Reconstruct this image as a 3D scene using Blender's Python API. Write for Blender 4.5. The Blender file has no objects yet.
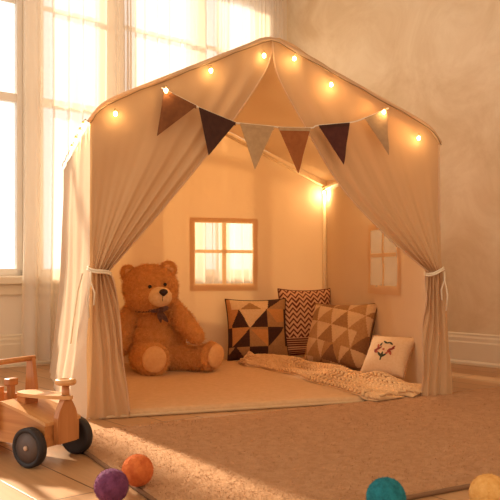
import bpy, bmesh, math, random
from mathutils import Vector, Matrix, noise
random.seed(7)
PI = math.pi
sc = bpy.context.scene
COL = sc.collection
sin, cos = math.sin, math.cos

# ------------------------------------------------------------------ helpers
def lin(h):
    h = h.lstrip('#'); o = []
    for i in (0, 2, 4):
        c = int(h[i:i+2], 16)/255
        o.append(c/12.92 if c <= .04045 else ((c+.055)/1.055)**2.4)
    return (*o, 1)

def tag(o, label=None, cat=None, group=None, kind=None):
    if label: o['label'] = label
    if cat: o['category'] = cat
    if group: o['group'] = group
    if kind: o['kind'] = kind
    return o

def empty(name, loc=(0, 0, 0), rz=0):
    o = bpy.data.objects.new(name, None); COL.objects.link(o)
    o.location = loc; o.rotation_euler = (0, 0, rz); o.empty_display_size = .05
    return o

def obj(name, bm, mat, parent=None, smooth=True, label=None):
    me = bpy.data.meshes.new(name)
    bm.to_mesh(me); bm.free()
    mats = mat if isinstance(mat, (list, tuple)) else [mat]
    for m in mats: me.materials.append(m)
    for p in me.polygons: p.use_smooth = smooth
    o = bpy.data.objects.new(name, me); COL.objects.link(o)
    if parent: o.parent = parent
    if label: o['label'] = label
    return o

def box(bm, lo, hi, M=None, bev=0):
    r = bmesh.ops.create_cube(bm, size=1)
    c = [(a+b)/2 for a, b in zip(lo, hi)]; s = [b-a for a, b in zip(lo, hi)]
    vs = r['verts']
    for v in vs: v.co = Vector((c[0]+v.co.x*s[0], c[1]+v.co.y*s[1], c[2]+v.co.z*s[2]))
    if bev:
        es = list({e for v in vs for e in v.link_edges})
        q = bmesh.ops.bevel(bm, geom=es, offset=bev, segments=2, affect='EDGES', profile=.5)
        vs = list({v for f in q['faces'] for v in f.verts} | {v for v in vs if v.is_valid})
    if M:
        for v in vs: v.co = M @ v.co
    return vs

def tube(bm, pts, r, seg=8, closed=False, cap=True):
    pts = [Vector(p) for p in pts]; n = len(pts); rings = []
    up = None
    for i, p in enumerate(pts):
        if closed: d = pts[(i+1) % n]-pts[i-1]
        else: d = pts[min(i+1, n-1)]-pts[max(i-1, 0)]
        if d.length < 1e-9: d = Vector((0, 0, 1))
        d.normalize()
        if up is None: up = Vector((0, 0, 1)) if abs(d.z) < .9 else Vector((1, 0, 0))
        a = d.cross(up); a.normalize(); b = a.cross(d); up = b
        rr = r[i] if isinstance(r, (list, tuple)) else r
        rings.append([bm.verts.new(p+rr*(cos(2*PI*k/seg)*a+sin(2*PI*k/seg)*b)) for k in range(seg)])
    for i in range(n if closed else n-1):
        A, B = rings[i], rings[(i+1) % n]
        for k in range(seg): bm.faces.new((A[k], A[(k+1) % seg], B[(k+1) % seg], B[k]))
    if not closed and cap:
        bm.faces.new(rings[0][::-1]); bm.faces.new(rings[-1])

def lathe(bm, prof, M=None, seg=24):
    rings = []
    for r, z in prof:
        rings.append([bm.verts.new((M or Matrix()) @ Vector((r*cos(2*PI*k/seg), r*sin(2*PI*k/seg), z))) for k in range(seg)])
    for A, B in zip(rings, rings[1:]):
        for k in range(seg): bm.faces.new((A[k], A[(k+1) % seg], B[(k+1) % seg], B[k]))
    bm.faces.new(rings[0][::-1]); bm.faces.new(rings[-1])

def sphere(bm, c, r, M=None, u=16, v=10):
    q = bmesh.ops.create_uvsphere(bm, u_segments=u, v_segments=v, radius=1)
    r = r if hasattr(r, '__len__') else (r, r, r)
    for w in q['verts']:
        p = Vector((w.co.x*r[0], w.co.y*r[1], w.co.z*r[2]))
        if M: p = M @ p
        w.co = p+Vector(c)
    return q['verts']

def prism(bm, outline, t, M):
    """outline in local xy, thickness along local z 0..t"""
    a = [bm.verts.new(M @ Vector((x, y, 0))) for x, y in outline]
    b = [bm.verts.new(M @ Vector((x, y, t))) for x, y in outline]
    bm.faces.new(a[::-1]); bm.faces.new(b)
    n = len(a)
    for i in range(n): bm.faces.new((a[i], a[(i+1) % n], b[(i+1) % n], b[i]))

def grid(bm, fn, us, vs, skip=None, mat=None):
    V = [[bm.verts.new(fn(u, v)) for v in vs] for u in us]
    for i in range(len(us)-1):
        for j in range(len(vs)-1):
            if skip and skip((us[i]+us[i+1])/2, (vs[j]+vs[j+1])/2): continue
            f = bm.faces.new((V[i][j], V[i+1][j], V[i+1][j+1], V[i][j+1]))
            if mat: f.material_index = mat((us[i]+us[i+1])/2, (vs[j]+vs[j+1])/2)
    loose = [v for v in bm.verts if not v.link_faces]
    if loose: bmesh.ops.delete(bm, geom=loose, context='VERTS')
    return V

def L(a, b, t): return a+(b-a)*t
def lsp(a, b, n): return [a+(b-a)*i/n for i in range(n+1)]
def poly(pts, t):
    """smooth (Catmull-Rom) point along control points at t in 0..1"""
    n = len(pts)-1; x = min(max(t, 0), 1)*n; i = min(int(x), n-1); f = x-i
    P = [Vector(pts[max(i-1, 0)]), Vector(pts[i]), Vector(pts[i+1]), Vector(pts[min(i+2, n)])]
    return .5*((2*P[1])+(P[2]-P[0])*f+(2*P[0]-5*P[1]+4*P[2]-P[3])*f*f+(3*P[1]-P[0]-3*P[2]+P[3])*f**3)

# ------------------------------------------------------------------ materials
def nt(name):
    m = bpy.data.materials.new(name); m.use_nodes = True
    t = m.node_tree; t.nodes.clear()
    out = t.nodes.new('ShaderNodeOutputMaterial')
    return m, t, out

def N(t, typ, **kw):
    n = t.nodes.new(typ)
    for k, v in kw.items():
        if k in n.inputs.keys() if isinstance(k, str) else False: n.inputs[k].default_value = v
        else: setattr(n, k, v)
    return n

def bump_from(t, scale, strength, dist=.002, detail=4, typ='noise', stretch=None):
    tc = t.nodes.new('ShaderNodeTexCoord'); src = tc.outputs['Object']
    if stretch:
        mp = t.nodes.new('ShaderNodeMapping'); mp.inputs['Scale'].default_value = stretch
        t.links.new(src, mp.inputs['Vector']); src = mp.outputs[0]
    n = t.nodes.new('ShaderNodeTexNoise'); n.inputs['Scale'].default_value = scale; n.inputs['Detail'].default_value = detail
    t.links.new(src, n.inputs['Vector'])
    b = t.nodes.new('ShaderNodeBump'); b.inputs['Strength'].default_value = strength; b.inputs['Distance'].default_value = dist
    t.links.new(n.outputs['Fac'], b.inputs['Height'])
    return n, b, src

def pmat(name, col, rough=.6, col2=None, nscale=30, bump=.2, bdist=.002, bscale=None, sheen=0, metal=0, stretch=None, spec=.4):
    m, t, out = nt(name)
    p = t.nodes.new('ShaderNodeBsdfPrincipled'); t.links.new(p.outputs[0], out.inputs[0])
    p.inputs['Roughness'].default_value = rough; p.inputs['Metallic'].default_value = metal
    p.inputs['Specular IOR Level'].default_value = spec
    if sheen:
        p.inputs['Sheen Weight'].default_value = sheen; p.inputs['Sheen Roughness'].default_value = .5
        p.inputs['Sheen Tint'].default_value = lin(col2 or col)
    n, b, src = bump_from(t, bscale or nscale, bump, bdist, stretch=stretch)
    if bump: t.links.new(b.outputs[0], p.inputs['Normal'])
    if col2:
        n2 = t.nodes.new('ShaderNodeTexNoise'); n2.inputs['Scale'].default_value = nscale; n2.inputs['Detail'].default_value = 5
        t.links.new(src, n2.inputs['Vector'])
        r = t.nodes.new('ShaderNodeValToRGB'); r.color_ramp.elements[0].position = .35; r.color_ramp.elements[1].position = .65
        r.color_ramp.elements[0].color = lin(col); r.color_ramp.elements[1].color = lin(col2)
        t.links.new(n2.outputs['Fac'], r.inputs[0]); t.links.new(r.outputs[0], p.inputs['Base Color'])
    else: p.inputs['Base Color'].default_value = lin(col)
    return m

def cloth(name, col, trans=.35, transcol=None, alpha=0., alpha_graze=None, wrinkle=14, ws=.35, wd=.012, weave=900):
    """woven cloth that lets light through; alpha = share of open weave"""
    m, t, out = nt(name)
    d = t.nodes.new('ShaderNodeBsdfDiffuse'); d.inputs['Color'].default_value = lin(col)
    tr = t.nodes.new('ShaderNodeBsdfTranslucent'); tr.inputs['Color'].default_value = lin(transcol or col)
    mx = t.nodes.new('ShaderNodeMixShader'); mx.inputs[0].default_value = trans
    t.links.new(d.outputs[0], mx.inputs[1]); t.links.new(tr.outputs[0], mx.inputs[2])
    n, b, src = bump_from(t, wrinkle, ws, wd, detail=3)
    n2 = t.nodes.new('ShaderNodeTexNoise'); n2.inputs['Scale'].default_value = weave; t.links.new(src, n2.inputs['Vector'])
    b2 = t.nodes.new('ShaderNodeBump'); b2.inputs['Strength'].default_value = .15; b2.inputs['Distance'].default_value = .001
    t.links.new(n2.outputs['Fac'], b2.inputs['Height']); t.links.new(b.outputs[0], b2.inputs['Normal'])
    for s in (d, tr): t.links.new(b2.outputs[0], s.inputs['Normal'])
    last = mx
    if alpha:
        tp = t.nodes.new('ShaderNodeBsdfTransparent')
        m2 = t.nodes.new('ShaderNodeMixShader')
        lw = t.nodes.new('ShaderNodeLayerWeight'); lw.inputs['Blend'].default_value = .5
        mr = t.nodes.new('ShaderNodeMapRange')
        mr.inputs['From Min'].default_value = 0; mr.inputs['From Max'].default_value = 1
        mr.inputs['To Min'].default_value = 1-alpha
        mr.inputs['To Max'].default_value = 1-(alpha if alpha_graze is None else alpha_graze)
        t.links.new(lw.outputs['Facing'], mr.inputs['Value']); t.links.new(mr.outputs[0], m2.inputs[0])
        t.links.new(tp.outputs[0], m2.inputs[1]); t.links.new(mx.outputs[0], m2.inputs[2]); last = m2
    t.links.new(last.outputs[0], out.inputs[0])
    return m

def emat(name, col, s):
    m, t, out = nt(name); e = t.nodes.new('ShaderNodeEmission')
    e.inputs[0].default_value = lin(col); e.inputs[1].default_value = s
    t.links.new(e.outputs[0], out.inputs[0]); return m

def glassmat(name):
    m, t, out = nt(name)
    tp = t.nodes.new('ShaderNodeBsdfTransparent'); tp.inputs[0].default_value = (.97, .98, .97, 1)
    g = t.nodes.new('ShaderNodeBsdfGlossy'); g.inputs['Roughness'].default_value = .02
    fr = t.nodes.new('ShaderNodeFresnel'); fr.inputs[0].default_value = 1.3
    mx = t.nodes.new('ShaderNodeMixShader')
    t.links.new(fr.outputs[0], mx.inputs[0]); t.links.new(tp.outputs[0], mx.inputs[1]); t.links.new(g.outputs[0], mx.inputs[2])
    t.links.new(mx.outputs[0], out.inputs[0]); return m

def wood(name, c1, c2, rough=.45, along='x', scale=1.0):
    m, t, out = nt(name)
    p = t.nodes.new('ShaderNodeBsdfPrincipled'); t.links.new(p.outputs[0], out.inputs[0]); p.inputs['Roughness'].default_value = rough
    tc = t.nodes.new('ShaderNodeTexCoord'); mp = t.nodes.new('ShaderNodeMapping')
    s = {'x': (4, 60, 60), 'y': (60, 4, 60), 'z': (60, 60, 4)}[along]
    mp.inputs['Scale'].default_value = [q*scale for q in s]
    n = t.nodes.new('ShaderNodeTexNoise'); n.inputs['Scale'].default_value = 1; n.inputs['Detail'].default_value = 6; n.inputs['Distortion'].default_value = .6
    r = t.nodes.new('ShaderNodeValToRGB'); r.color_ramp.elements[0].color = lin(c1); r.color_ramp.elements[1].color = lin(c2)
    r.color_ramp.elements[0].position = .3; r.color_ramp.elements[1].position = .7
    b = t.nodes.new('ShaderNodeBump'); b.inputs['Strength'].default_value = .1; b.inputs['Distance'].default_value = .001
    t.links.new(tc.outputs['Object'], mp.inputs[0]); t.links.new(mp.outputs[0], n.inputs['Vector'])
    t.links.new(n.outputs['Fac'], r.inputs[0]); t.links.new(r.outputs[0], p.inputs['Base Color'])
    t.links.new(n.outputs['Fac'], b.inputs['Height']); t.links.new(b.outputs[0], p.inputs['Normal'])
    return m

# ------------------------------------------------------------------ room frame
C0 = Vector((.228, 5.082)); DU = Vector((-.7682, -.6402)); DV = Vector((.6402, -.7682))
def RW(u, v, z=0):
    p = C0+DU*u+DV*v; return Vector((p.x, p.y, z))
RM = Matrix(((DU.x, DV.x, 0, C0.x), (DU.y, DV.y, 0, C0.y), (0, 0, 1, 0), (0, 0, 0, 1)))

def plaster(name, c1, c2):
    m, t, out = nt(name)
    p = t.nodes.new('ShaderNodeBsdfPrincipled'); t.links.new(p.outputs[0], out.inputs[0]); p.inputs['Roughness'].default_value = .85
    tc = t.nodes.new('ShaderNodeTexCoord')
    n = t.nodes.new('ShaderNodeTexNoise'); n.inputs['Scale'].default_value = 2.6; n.inputs['Detail'].default_value = 9; n.inputs['Roughness'].default_value = .65; n.inputs['Distortion'].default_value = .8
    r = t.nodes.new('ShaderNodeValToRGB'); r.color_ramp.elements[0].position = .36; r.color_ramp.elements[1].position = .64
    r.color_ramp.elements[0].color = lin(c1); r.color_ramp.elements[1].color = lin(c2)
    n2 = t.nodes.new('ShaderNodeTexNoise'); n2.inputs['Scale'].default_value = 25; n2.inputs['Detail'].default_value = 6
    b = t.nodes.new('ShaderNodeBump'); b.inputs['Strength'].default_value = .35; b.inputs['Distance'].default_value = .004
    t.links.new(tc.outputs['Object'], n.inputs['Vector']); t.links.new(tc.outputs['Object'], n2.inputs['Vector'])
    t.links.new(n.outputs['Fac'], r.inputs[0]); t.links.new(r.outputs[0], p.inputs['Base Color'])
    t.links.new(n2.outputs['Fac'], b.inputs['Height']); t.links.new(b.outputs[0], p.inputs['Normal'])
    return m

def planks():
    m, t, out = nt('oak_planks')
    p = t.nodes.new('ShaderNodeBsdfPrincipled'); t.links.new(p.outputs[0], out.inputs[0]); p.inputs['Roughness'].default_value = .38
    tc = t.nodes.new('ShaderNodeTexCoord')
    mp = t.nodes.new('ShaderNodeMapping'); mp.inputs['Rotation'].default_value = (0, 0, math.atan2(.7682, .6402))
    t.links.new(tc.outputs['Object'], mp.inputs[0])
    br = t.nodes.new('ShaderNodeTexBrick'); br.inputs['Scale'].default_value = 1; br.inputs['Brick Width'].default_value = 1.5
    br.inputs['Row Height'].default_value = .135; br.inputs['Mortar Size'].default_value = .0022; br.inputs['Mortar Smooth'].default_value = .3
    br.offset = .37
    br.inputs['Color1'].default_value = lin('#cda072'); br.inputs['Color2'].default_value = lin('#bd8e60'); br.inputs['Mortar'].default_value = lin('#5e3c20')
    m2 = t.nodes.new('ShaderNodeMapping'); m2.inputs['Scale'].default_value = (3, 40, 1)
    n = t.nodes.new('ShaderNodeTexNoise'); n.inputs['Scale'].default_value = 1.4; n.inputs['Detail'].default_value = 7; n.inputs['Distortion'].default_value = 1
    mx = t.nodes.new('ShaderNodeMix'); mx.data_type = 'RGBA'; mx.blend_type = 'MULTIPLY'; mx.inputs[0].default_value = .55
    r = t.nodes.new('ShaderNodeValToRGB'); r.color_ramp.elements[0].color = (.55, .48, .4, 1); r.color_ramp.elements[1].color = (1.1, 1.08, 1.05, 1)
    t.links.new(mp.outputs[0], br.inputs['Vector']); t.links.new(mp.outputs[0], m2.inputs[0]); t.links.new(m2.outputs[0], n.inputs['Vector'])
    t.links.new(n.outputs['Fac'], r.inputs[0]); t.links.new(br.outputs['Color'], mx.inputs[6]); t.links.new(r.outputs[0], mx.inputs[7])
    t.links.new(mx.outputs[2], p.inputs['Base Color'])
    b = t.nodes.new('ShaderNodeBump'); b.inputs['Strength'].default_value = .3; b.inputs['Distance'].default_value = .0015; b.invert = True
    t.links.new(br.outputs['Fac'], b.inputs['Height']); t.links.new(b.outputs[0], p.inputs['Normal'])
    return m

M_wallR = plaster('plaster_tan', '#e0c6a2', '#f3e0c4')
M_wallL = pmat('wall_cream', '#f3e6d4', .8, bump=.1, bscale=40)
M_ceil = pmat('ceiling_white', '#f1e6d6', .9, bump=.05)
M_trim = pmat('trim_paint', '#efe0c8', .5, bump=.05, bscale=20)
M_winf = pmat('window_paint', '#f7efe4', .45, bump=.03, bscale=20)
M_glass = glassmat('window_glass')
M_floor = planks()

UMAX, VMAX, HC = 4.6, 5.2, 2.65
bm = bmesh.new(); box(bm, (-.15, -.15, -.08), (UMAX, VMAX, 0), RM); tag(obj('floor', bm, M_floor, smooth=False), kind='structure')
bm = bmesh.new(); box(bm, (-.15, -.15, HC), (UMAX, VMAX, HC+.1), RM); tag(obj('ceiling', bm, M_ceil, smooth=False), kind='structure')
bm = bmesh.new(); box(bm, (-.15, 0, 0), (0, VMAX, HC), RM); tag(obj('wall_right', bm, M_wallR, smooth=False), kind='structure')
BAYS = [(.17, .66), (.70, 1.249), (1.345, 1.737), (1.826, 2.25), (2.34, 2.85)]
ZS, ZT = .47, 2.28
bm = bmesh.new()
box(bm, (-.15, -.15, 0), (UMAX, 0, ZS), RM); box(bm, (-.15, -.15, ZT), (UMAX, 0, HC), RM)
prev = -.15
for a, b in BAYS+[(UMAX, None)]:
    box(bm, (prev, -.15, ZS), (a, 0, ZT), RM); prev = b
tag(obj('wall_left', bm, M_wallL, smooth=False), kind='structure')
for k, (a, b) in enumerate(BAYS):
    bm = bmesh.new()
    for lo, hi in (((a, -.09, ZS), (a+.03, -.03, ZT)), ((b-.03, -.09, ZS), (b, -.03, ZT)), ((a, -.09, ZS), (b, -.03, ZS+.035)), ((a, -.09, ZT-.03), (b, -.03, ZT))):
        box(bm, lo, hi, RM, .004)
    w = tag(obj(f'window_{k+1}', bm, M_winf, smooth=False), kind='structure')
    bm = bmesh.new(); box(bm, (a+.03, -.075, 1.375), (b-.03, -.03, 1.42), RM, .004); box(bm, (a+.03, -.065, 1.895), (b-.03, -.045, 1.92), RM, .003)
    obj('window_bar', bm, M_winf, w, False)
    bm = bmesh.new(); box(bm, (a+.03, -.058, ZS+.035), (b-.03, -.054, ZT-.03), RM); obj('window_pane', bm, M_glass, w, False)
bm = bmesh.new(); box(bm, (.05, -.02, ZS-.045), (2.95, .055, ZS-.005), RM, .006); box(bm, (.08, 0, ZS-.10), (2.92, .02, ZS-.045), RM, .004)
tag(obj('trim_1', bm, M_trim, smooth=False), kind='structure')
def baseboard(name, M):
    bm = bmesh.new()
    prof = [(0, 0), (.026, 0), (.026, .012), (.018, .022), (.018, .115), (.014, .122), (.014, .140), (.009, .150), (.009, .160), (0, .166)]
    n = len(prof); A = [bm.verts.new(M(a, z, 0)) for a, z in prof]; B = [bm.verts.new(M(a, z, 1)) for a, z in prof]
    for i in range(n): bm.faces.new((A[i], A[(i+1) % n], B[(i+1) % n], B[i]))
    bm.faces.new(A[::-1]); bm.faces.new(B)
    tag(obj(name, bm, M_trim, smooth=False), kind='structure')
baseboard('baseboard_right', lambda a, z, e: RW(a, VMAX*e, z))
baseboard('baseboard_left', lambda a, z, e: RW(UMAX*e, a, z))

# ------------------------------------------------------------------ curtains
M_sheer = cloth('sheer_curtain', '#f8efe4', .40, '#f8e8d4', alpha=.38, alpha_graze=.02, ws=.1)
M_rod = pmat('brass_rod', '#a07a45', .35, metal=.8, bump=0)
rod = empty('curtain_rod', RW(1.5, .10, 2.42)); tag(rod, 'brass curtain rod above the tall windows', 'curtain rod')
Mi = Matrix.Translation(-rod.location)
bm = bmesh.new(); tube(bm, [Mi @ RW(-.0+.04, .10, 2.42), Mi @ RW(3.1, .10, 2.42)], .011, 10); obj('rod', bm, M_rod, rod)
for u in (.08, 1.29, 3.0):
    bm = bmesh.new(); box(bm, (u-.012, 0, 2.395), (u+.012, .11, 2.41), RM); 
    for v in bm.verts: v.co = Mi @ v.co
    obj('bracket', bm, M_rod, rod, False)
def curtain(u0, u1, dens, lab, seed, z0=.03, amp=.030):
    root = RW((u0+u1)/2, .10, 0)
    rnd = random.Random(seed); ph = [rnd.uniform(0, 6.28) for _ in range(6)]
    def fn(s, z):
        # dens warps the fold spacing so the cloth bunches where the photo shows gathers
        uu = u0+(u1-u0)*s
        k = sum(w*math.exp(-((uu-c)/wd)**2) for c, w, wd in dens)
        f = (1+k)
        phase = 2*PI*(s*(u1-u0)/.085)+ph[0]
        for c, w, wd in dens: phase += 2*PI*w*.5*(1+math.erf((uu-c)/wd))*wd/.05
        a = amp*(.75+.25*sin(3*phase/7+ph[1]))
        hang = .006*sin(2.1*z+ph[2]+5*uu)*(2.4-z)
        v = .10+a*sin(phase+.25*sin(1.5*z+ph[3]))*(.55+.45*min(1, (2.4-z)*1.2))
        p = RW(uu+hang, v, z); return p-root
    bm = bmesh.new(); grid(bm, fn, lsp(0, 1, int((u1-u0)*330)), lsp(z0, 2.41, 26))
    o = obj('sheer_curtain', bm, M_sheer); o.location = root
    tag(o, lab, 'curtain', 'sheer curtains hanging at the windows')
curtain(1.34, 1.87, [(1.42, .5, .05)], 'white sheer curtain at far left, hanging to the floor beside the tent', 1)
curtain(.90, 1.34, [(1.27, 3.0, .05)], 'middle sheer curtain, with a peach gather above the tent corner', 2)
curtain(.07, .90, [(.60, 2.6, .07), (.2, 3.0, .09), (.38, 1, .05)], 'gathered golden sheer curtain nearest the room corner, behind the tent peak', 3)

# ------------------------------------------------------------------ tent
FL = Vector((-.531, 2.49)); FR = Vector((.730, 2.914)); BL = Vector((-.938, 3.772)); BR = Vector((.428, 4.238))
WD = (FR-FL).normalized(); WF = (FR-FL).length; NF = Vector((WD.y, -WD.x))     # NF points out of the front
BD = (BR-BL).normalized(); WB = (BR-BL).length
def F(w, z, o=0): p = FL+WD*w+NF*o; return Vector((p.x, p.y, z))
def B(w, z, o=0): p = BL+BD*w; n = Vector((BD.y, -BD.x)); p = p+n*o; return Vector((p.x, p.y, z))
PK, PZ, EZ = .633, 1.327, 1.03
def front_top(w):
    z = L(EZ, PZ, w/PK) if w <= PK else L(EZ, PZ, (WF-w)/(WF-PK))
    d = min(max(w, 0), max(WF-w, 0)); return z-.045*math.exp(-d/.025)-.006*math.exp(-((w-PK)/.02)**2)
PB = PK*WB/WF; EB, PBZ = 1.0, 1.327
def back_top(w): return L(EB, PBZ, w/PB) if w <= PB else L(EB, PBZ, (WB-w)/(WB-PB))

M_canvas = cloth('tent_canvas', '#e8d4b8', .25, '#f0b878', ws=.35, wd=.012, wrinkle=7)
M_flap = cloth('tent_flap_canvas', '#cda67c', .12, '#e0a870', ws=.3, wd=.008, wrinkle=8)
M_trimc = cloth('tent_trim_cloth', '#e6cdaa', .42, '#eec085', ws=.1)
M_net = cloth('tent_window_net', '#f4e6d2', .6, '#fff0dc', alpha=.75, alpha_graze=.5, ws=.05)
M_pole = wood('tent_pole_wood', '#ecd3ac', '#f4e2c2', .5, 'z')
M_cord = pmat('cotton_cord', '#e9d6b8', .8, bump=.3, bscale=300)
tent = empty('play_tent', (FL.x, FL.y, 0))
tag(tent, 'cream canvas play tent shaped like a small house with tied back door flaps', 'tent')
T0 = Matrix.Translation(-tent.location)
def tobj(name, bm, mat, parent=tent, **k):
    if parent is tent or True:
        for v in bm.verts: v.co = T0 @ v.co
    return obj(name, bm, mat, parent, **k)

def fold(x, seed, o=2): return noise.noise(Vector((x, seed*3.7, 0)))
# front flaps
def flap(side):
    n = 110
    if side < 0:
        ctrl = [(.645, 1.322), (.615, 1.205), (.456, .969), (.27, .735), (.133, .575), (.058, .49)]
        w_out, w_pk, tie0, tie1, bot0, bot1 = 0, .66, -.004, .058, -.016, .125
    else:
        ctrl = [(.64, 1.322), (.66, 1.19), (.762, 1.02), (.912, .80), (1.11, .61), (1.262, .49)]
        w_out, w_pk, tie0, tie1, bot0, bot1 = WF, .60, WF+.002, 1.262, WF+.055, 1.245
    rnd = random.Random(5+side); ph = rnd.uniform(0, 6)
    zt = .49
    def fn(s, t):
        if t <= 1:
            wr = L(w_out, w_pk, s); R = Vector((wr, front_top(wr)))
            T = Vector((L(tie0, tie1, s), zt))
            te = t
            line0 = Vector((w_pk, front_top(w_pk))); line1 = Vector((tie1, zt))
            inner = poly(ctrl, te); dl = inner-(line0+(line1-line0)*te)
            P = R+(T-R)*te+dl*(s**2.2)
            # fabric falls a little below straight lines
            P = P+Vector((0, -.03*sin(PI*te)*s*(1-s)*2))
            A = (.0006+.010*te**2.4)*(.12+.88*s)+.005*s**3*(1-te)
            o = A*sin(2*PI*(5.5*s**1.3)+ph+.8*sin(3*te))+.0022*te**2*sin(2*PI*13*s+1)+.010+.018*te**4
            o += .012*noise.noise(Vector((s*3, te*2.2, side*5)))*sin(PI*te)
            P = P+Vector((0, 0))
        else:
            q = t-1
            w0 = L(tie0, tie1, s); w1 = L(bot0, bot1, s)
            e = q**.6 if q > 0 else 0
            z = zt*(1-q)+.004
            P = Vector((L(w0, w1, e), z))
            A = .008-.001*q
            o = A*sin(2*PI*(5.5*s**1.3)*L(1, .55, e)+ph+.8*sin(3))*L(1, .8, q)+.0022*(1-q)**2*sin(2*PI*13*s+1)+.028-.008*q
            P.x += .003*sin(9*q+6*s)
            P.y += .004*sin(2*PI*3*s)*q if q > .98 else 0
        return F(P.x, P.y, o)
    bm = bmesh.new()
    grid(bm, fn, lsp(0, 1, n), lsp(0, 2, 100))
    f = tobj('door_flap', bm, M_flap)
    # hem along opening
    bm = bmesh.new(); tube(bm, [fn(1, t)+Vector((0, 0, 0)) for t in lsp(0.02, 1.98, 80)], .003, 6); tobj('hem', bm, M_trimc, f)
    # tie
    wc = (tie0+tie1)/2; c = F(wc, zt, .026); bm = bmesh.new()
    for dz, rr in ((.003, .0), (-.004, .001)):
        pts = []
        for k in range(28):
            a = 2*PI*k/28; q = c+Vector((WD.x, WD.y, 0))*cos(a)*(.037+rr)+Vector((NF.x, NF.y, 0))*sin(a)*(.030+rr)
            q.z = zt+dz-.010*cos(a)*(1 if side < 0 else -1)+.004*sin(2*a); pts.append(q)
        tube(bm, pts, .0036, 7, closed=True)
    sx = -1 if side < 0 else 1
    base = F(wc+sx*.03, zt, .05)
    tube(bm, [base, base+Vector((0, 0, -.03)), base+Vector((sx*.012, 0, -.09)), base+Vector((sx*.006, 0, -.15))], .003, 6)
    tube(bm, [base, base+Vector((0, -.004, -.03)), base+Vector((-sx*.012, 0, -.07)), base+Vector((-sx*.010, 0, -.11))], .003, 6)
    tobj('tie_cord', bm, M_cord, f)
flap(-1); flap(1)
# back panel with window opening
BW = (.676, 1.010, .42, .757)
ws = sorted(set([round(x, 4) for x in lsp(0, BW[0], 14)+lsp(BW[0], BW[1], 10)+lsp(BW[1], WB, 10)]))
zrows = sorted(set([round(x, 4) for x in lsp(.0, BW[2], 10)+lsp(BW[2], BW[3], 8)+lsp(BW[3], .98, 5)]))
rows = zrows+[1+f for f in lsp(0, 1, 8)[1:]]
def bk(w, r):
    if r <= .98: z = r
    else: z = .98+(r-1)*(back_top(w)-.98) if r > 1 else .98
    edge = min(w, WB-w, z+.05)*6
    o = .014*noise.noise(Vector((w*3.5, z*3.2, 4)))*min(1, edge)
    if BW[0]-.04 < w < BW[1]+.04 and BW[2]-.04 < z < BW[3]+.04: o *= .3
    return B(w, z, o)
bm = bmesh.new(); grid(bm, bk, ws, rows, skip=lambda w, r: BW[0] < w < BW[1] and BW[2] < r < BW[3])
backp = tobj('back_panel', bm, M_canvas)
def tent_window(P, w0, w1, z0, z1, parent, off):
    bm = bmesh.new(); e = .024
    def strip(a0, a1, b0, b1, th=.004):
        grid(bm, lambda a, b: P(a, b, off+.002*sin(40*a+30*b)), lsp(a0, a1, max(2, int((a1-a0)/.02))), lsp(b0, b1, max(2, int((b1-b0)/.02))))
    strip(w0-e, w0+.006, z0-.034, z1+.022); strip(w1-.006, w1+e, z0-.034, z1+.022)
    strip(w0+.006, w1-.006, z0-.034, z0+.006); strip(w0+.006, w1-.006, z1-.006, z1+.022)
    fr = tobj('window_frame', bm, M_trimc, parent)
    bm = bmesh.new(); m = (w0+w1)/2; zm = (z0+z1)/2+.01
    strip(m-.012, m+.012, z0+.006, z1-.006); off2 = off
    grid(bm, lambda a, b: P(a, b, off+.0035), lsp(w0+.006, w1-.006, 12), lsp(zm-.009, zm+.009, 2))
    tobj('window_cross', bm, M_trimc, fr)
    bm = bmesh.new(); grid(bm, lambda a, b: P(a, b, off-.003+.003*sin(22*a)*sin(19*b)), lsp(w0, w1, 12), lsp(z0, z1, 12))
    tobj('window_net', bm, M_net, fr, label='sheer net window pane')
tent_window(B, *BW, backp, .004)
# side walls
def side(P0, P1, out, wseed, win=None, flare=.035, amp=.010, e0=EZ-.045, e1=EB):
    D = P1-P0; Ln = D.length; D = D.normalized(); O = Vector((D.y, -D.x))*out
    def raw(s, z, o=0): p = P0+D*s+O*o; return Vector((p.x, p.y, z))
    def fn(s, r):
        top = L(e0, e1, s/Ln); z = r*top if r > .9 else r*top
        q = 1-r
        ed = min(1, min(s, Ln-s)*9)
        o = flare*q**2*ed+amp*(.25+.75*q)*ed*(sin(s*19+wseed+.7*sin(3*z))+.35*sin(s*41+2*wseed))*(.5 if win else 1)
        o += .02*noise.noise(Vector((s*2.5, z*2, wseed)))*ed
        if win:
            o2 = o*.3
            a, b, c, d = win; f = max(0, 1-max(a-s, s-b, c-z, z-d, 0)/.08); o = L(o, .0, f)
        return raw(s, z, o)
    if win:
        a, b, c, d = win; T = 1.0
        us = lsp(0, a, 24)+lsp(a, b, 12)[1:]+lsp(b, Ln, 20)[1:]
        vs = [v for v in lsp(0, c, 10)+lsp(c, d, 10)[1:]+lsp(d, 1.0, 8)[1:]]
        sk = lambda s, r: a < s < b and c < r < d
    else: us = lsp(0, Ln, 110); vs = lsp(0, 1, 22); sk = None
    bm = bmesh.new(); grid(bm, fn, us, vs, skip=sk)
    return tobj('side_wall', bm, M_canvas), raw, fn
sl, rawl, fnl = side(FL, BL, -1, 1.0, flare=.075, amp=.007)
SW = (.365, .685, .42, .69)
sr, rawr, fnr = side(FR, BR, 1, 2.3, win=SW, flare=.02)
tent_window(lambda a, b, o: rawr(a, b, -o), *SW, sr, .006)
# cord tail and slit seam on the left wall
bm = bmesh.new(); tube(bm, [fnl(.05, .49)+Vector((-.012, 0, 0)), fnl(.10, .43)+Vector((-.014, 0, 0)), fnl(.13, .34)+Vector((-.016, 0, 0)), fnl(.16, .24)+Vector((-.018, 0, 0))], .0028, 6)
tobj('cord_tail', bm, M_cord)
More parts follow.
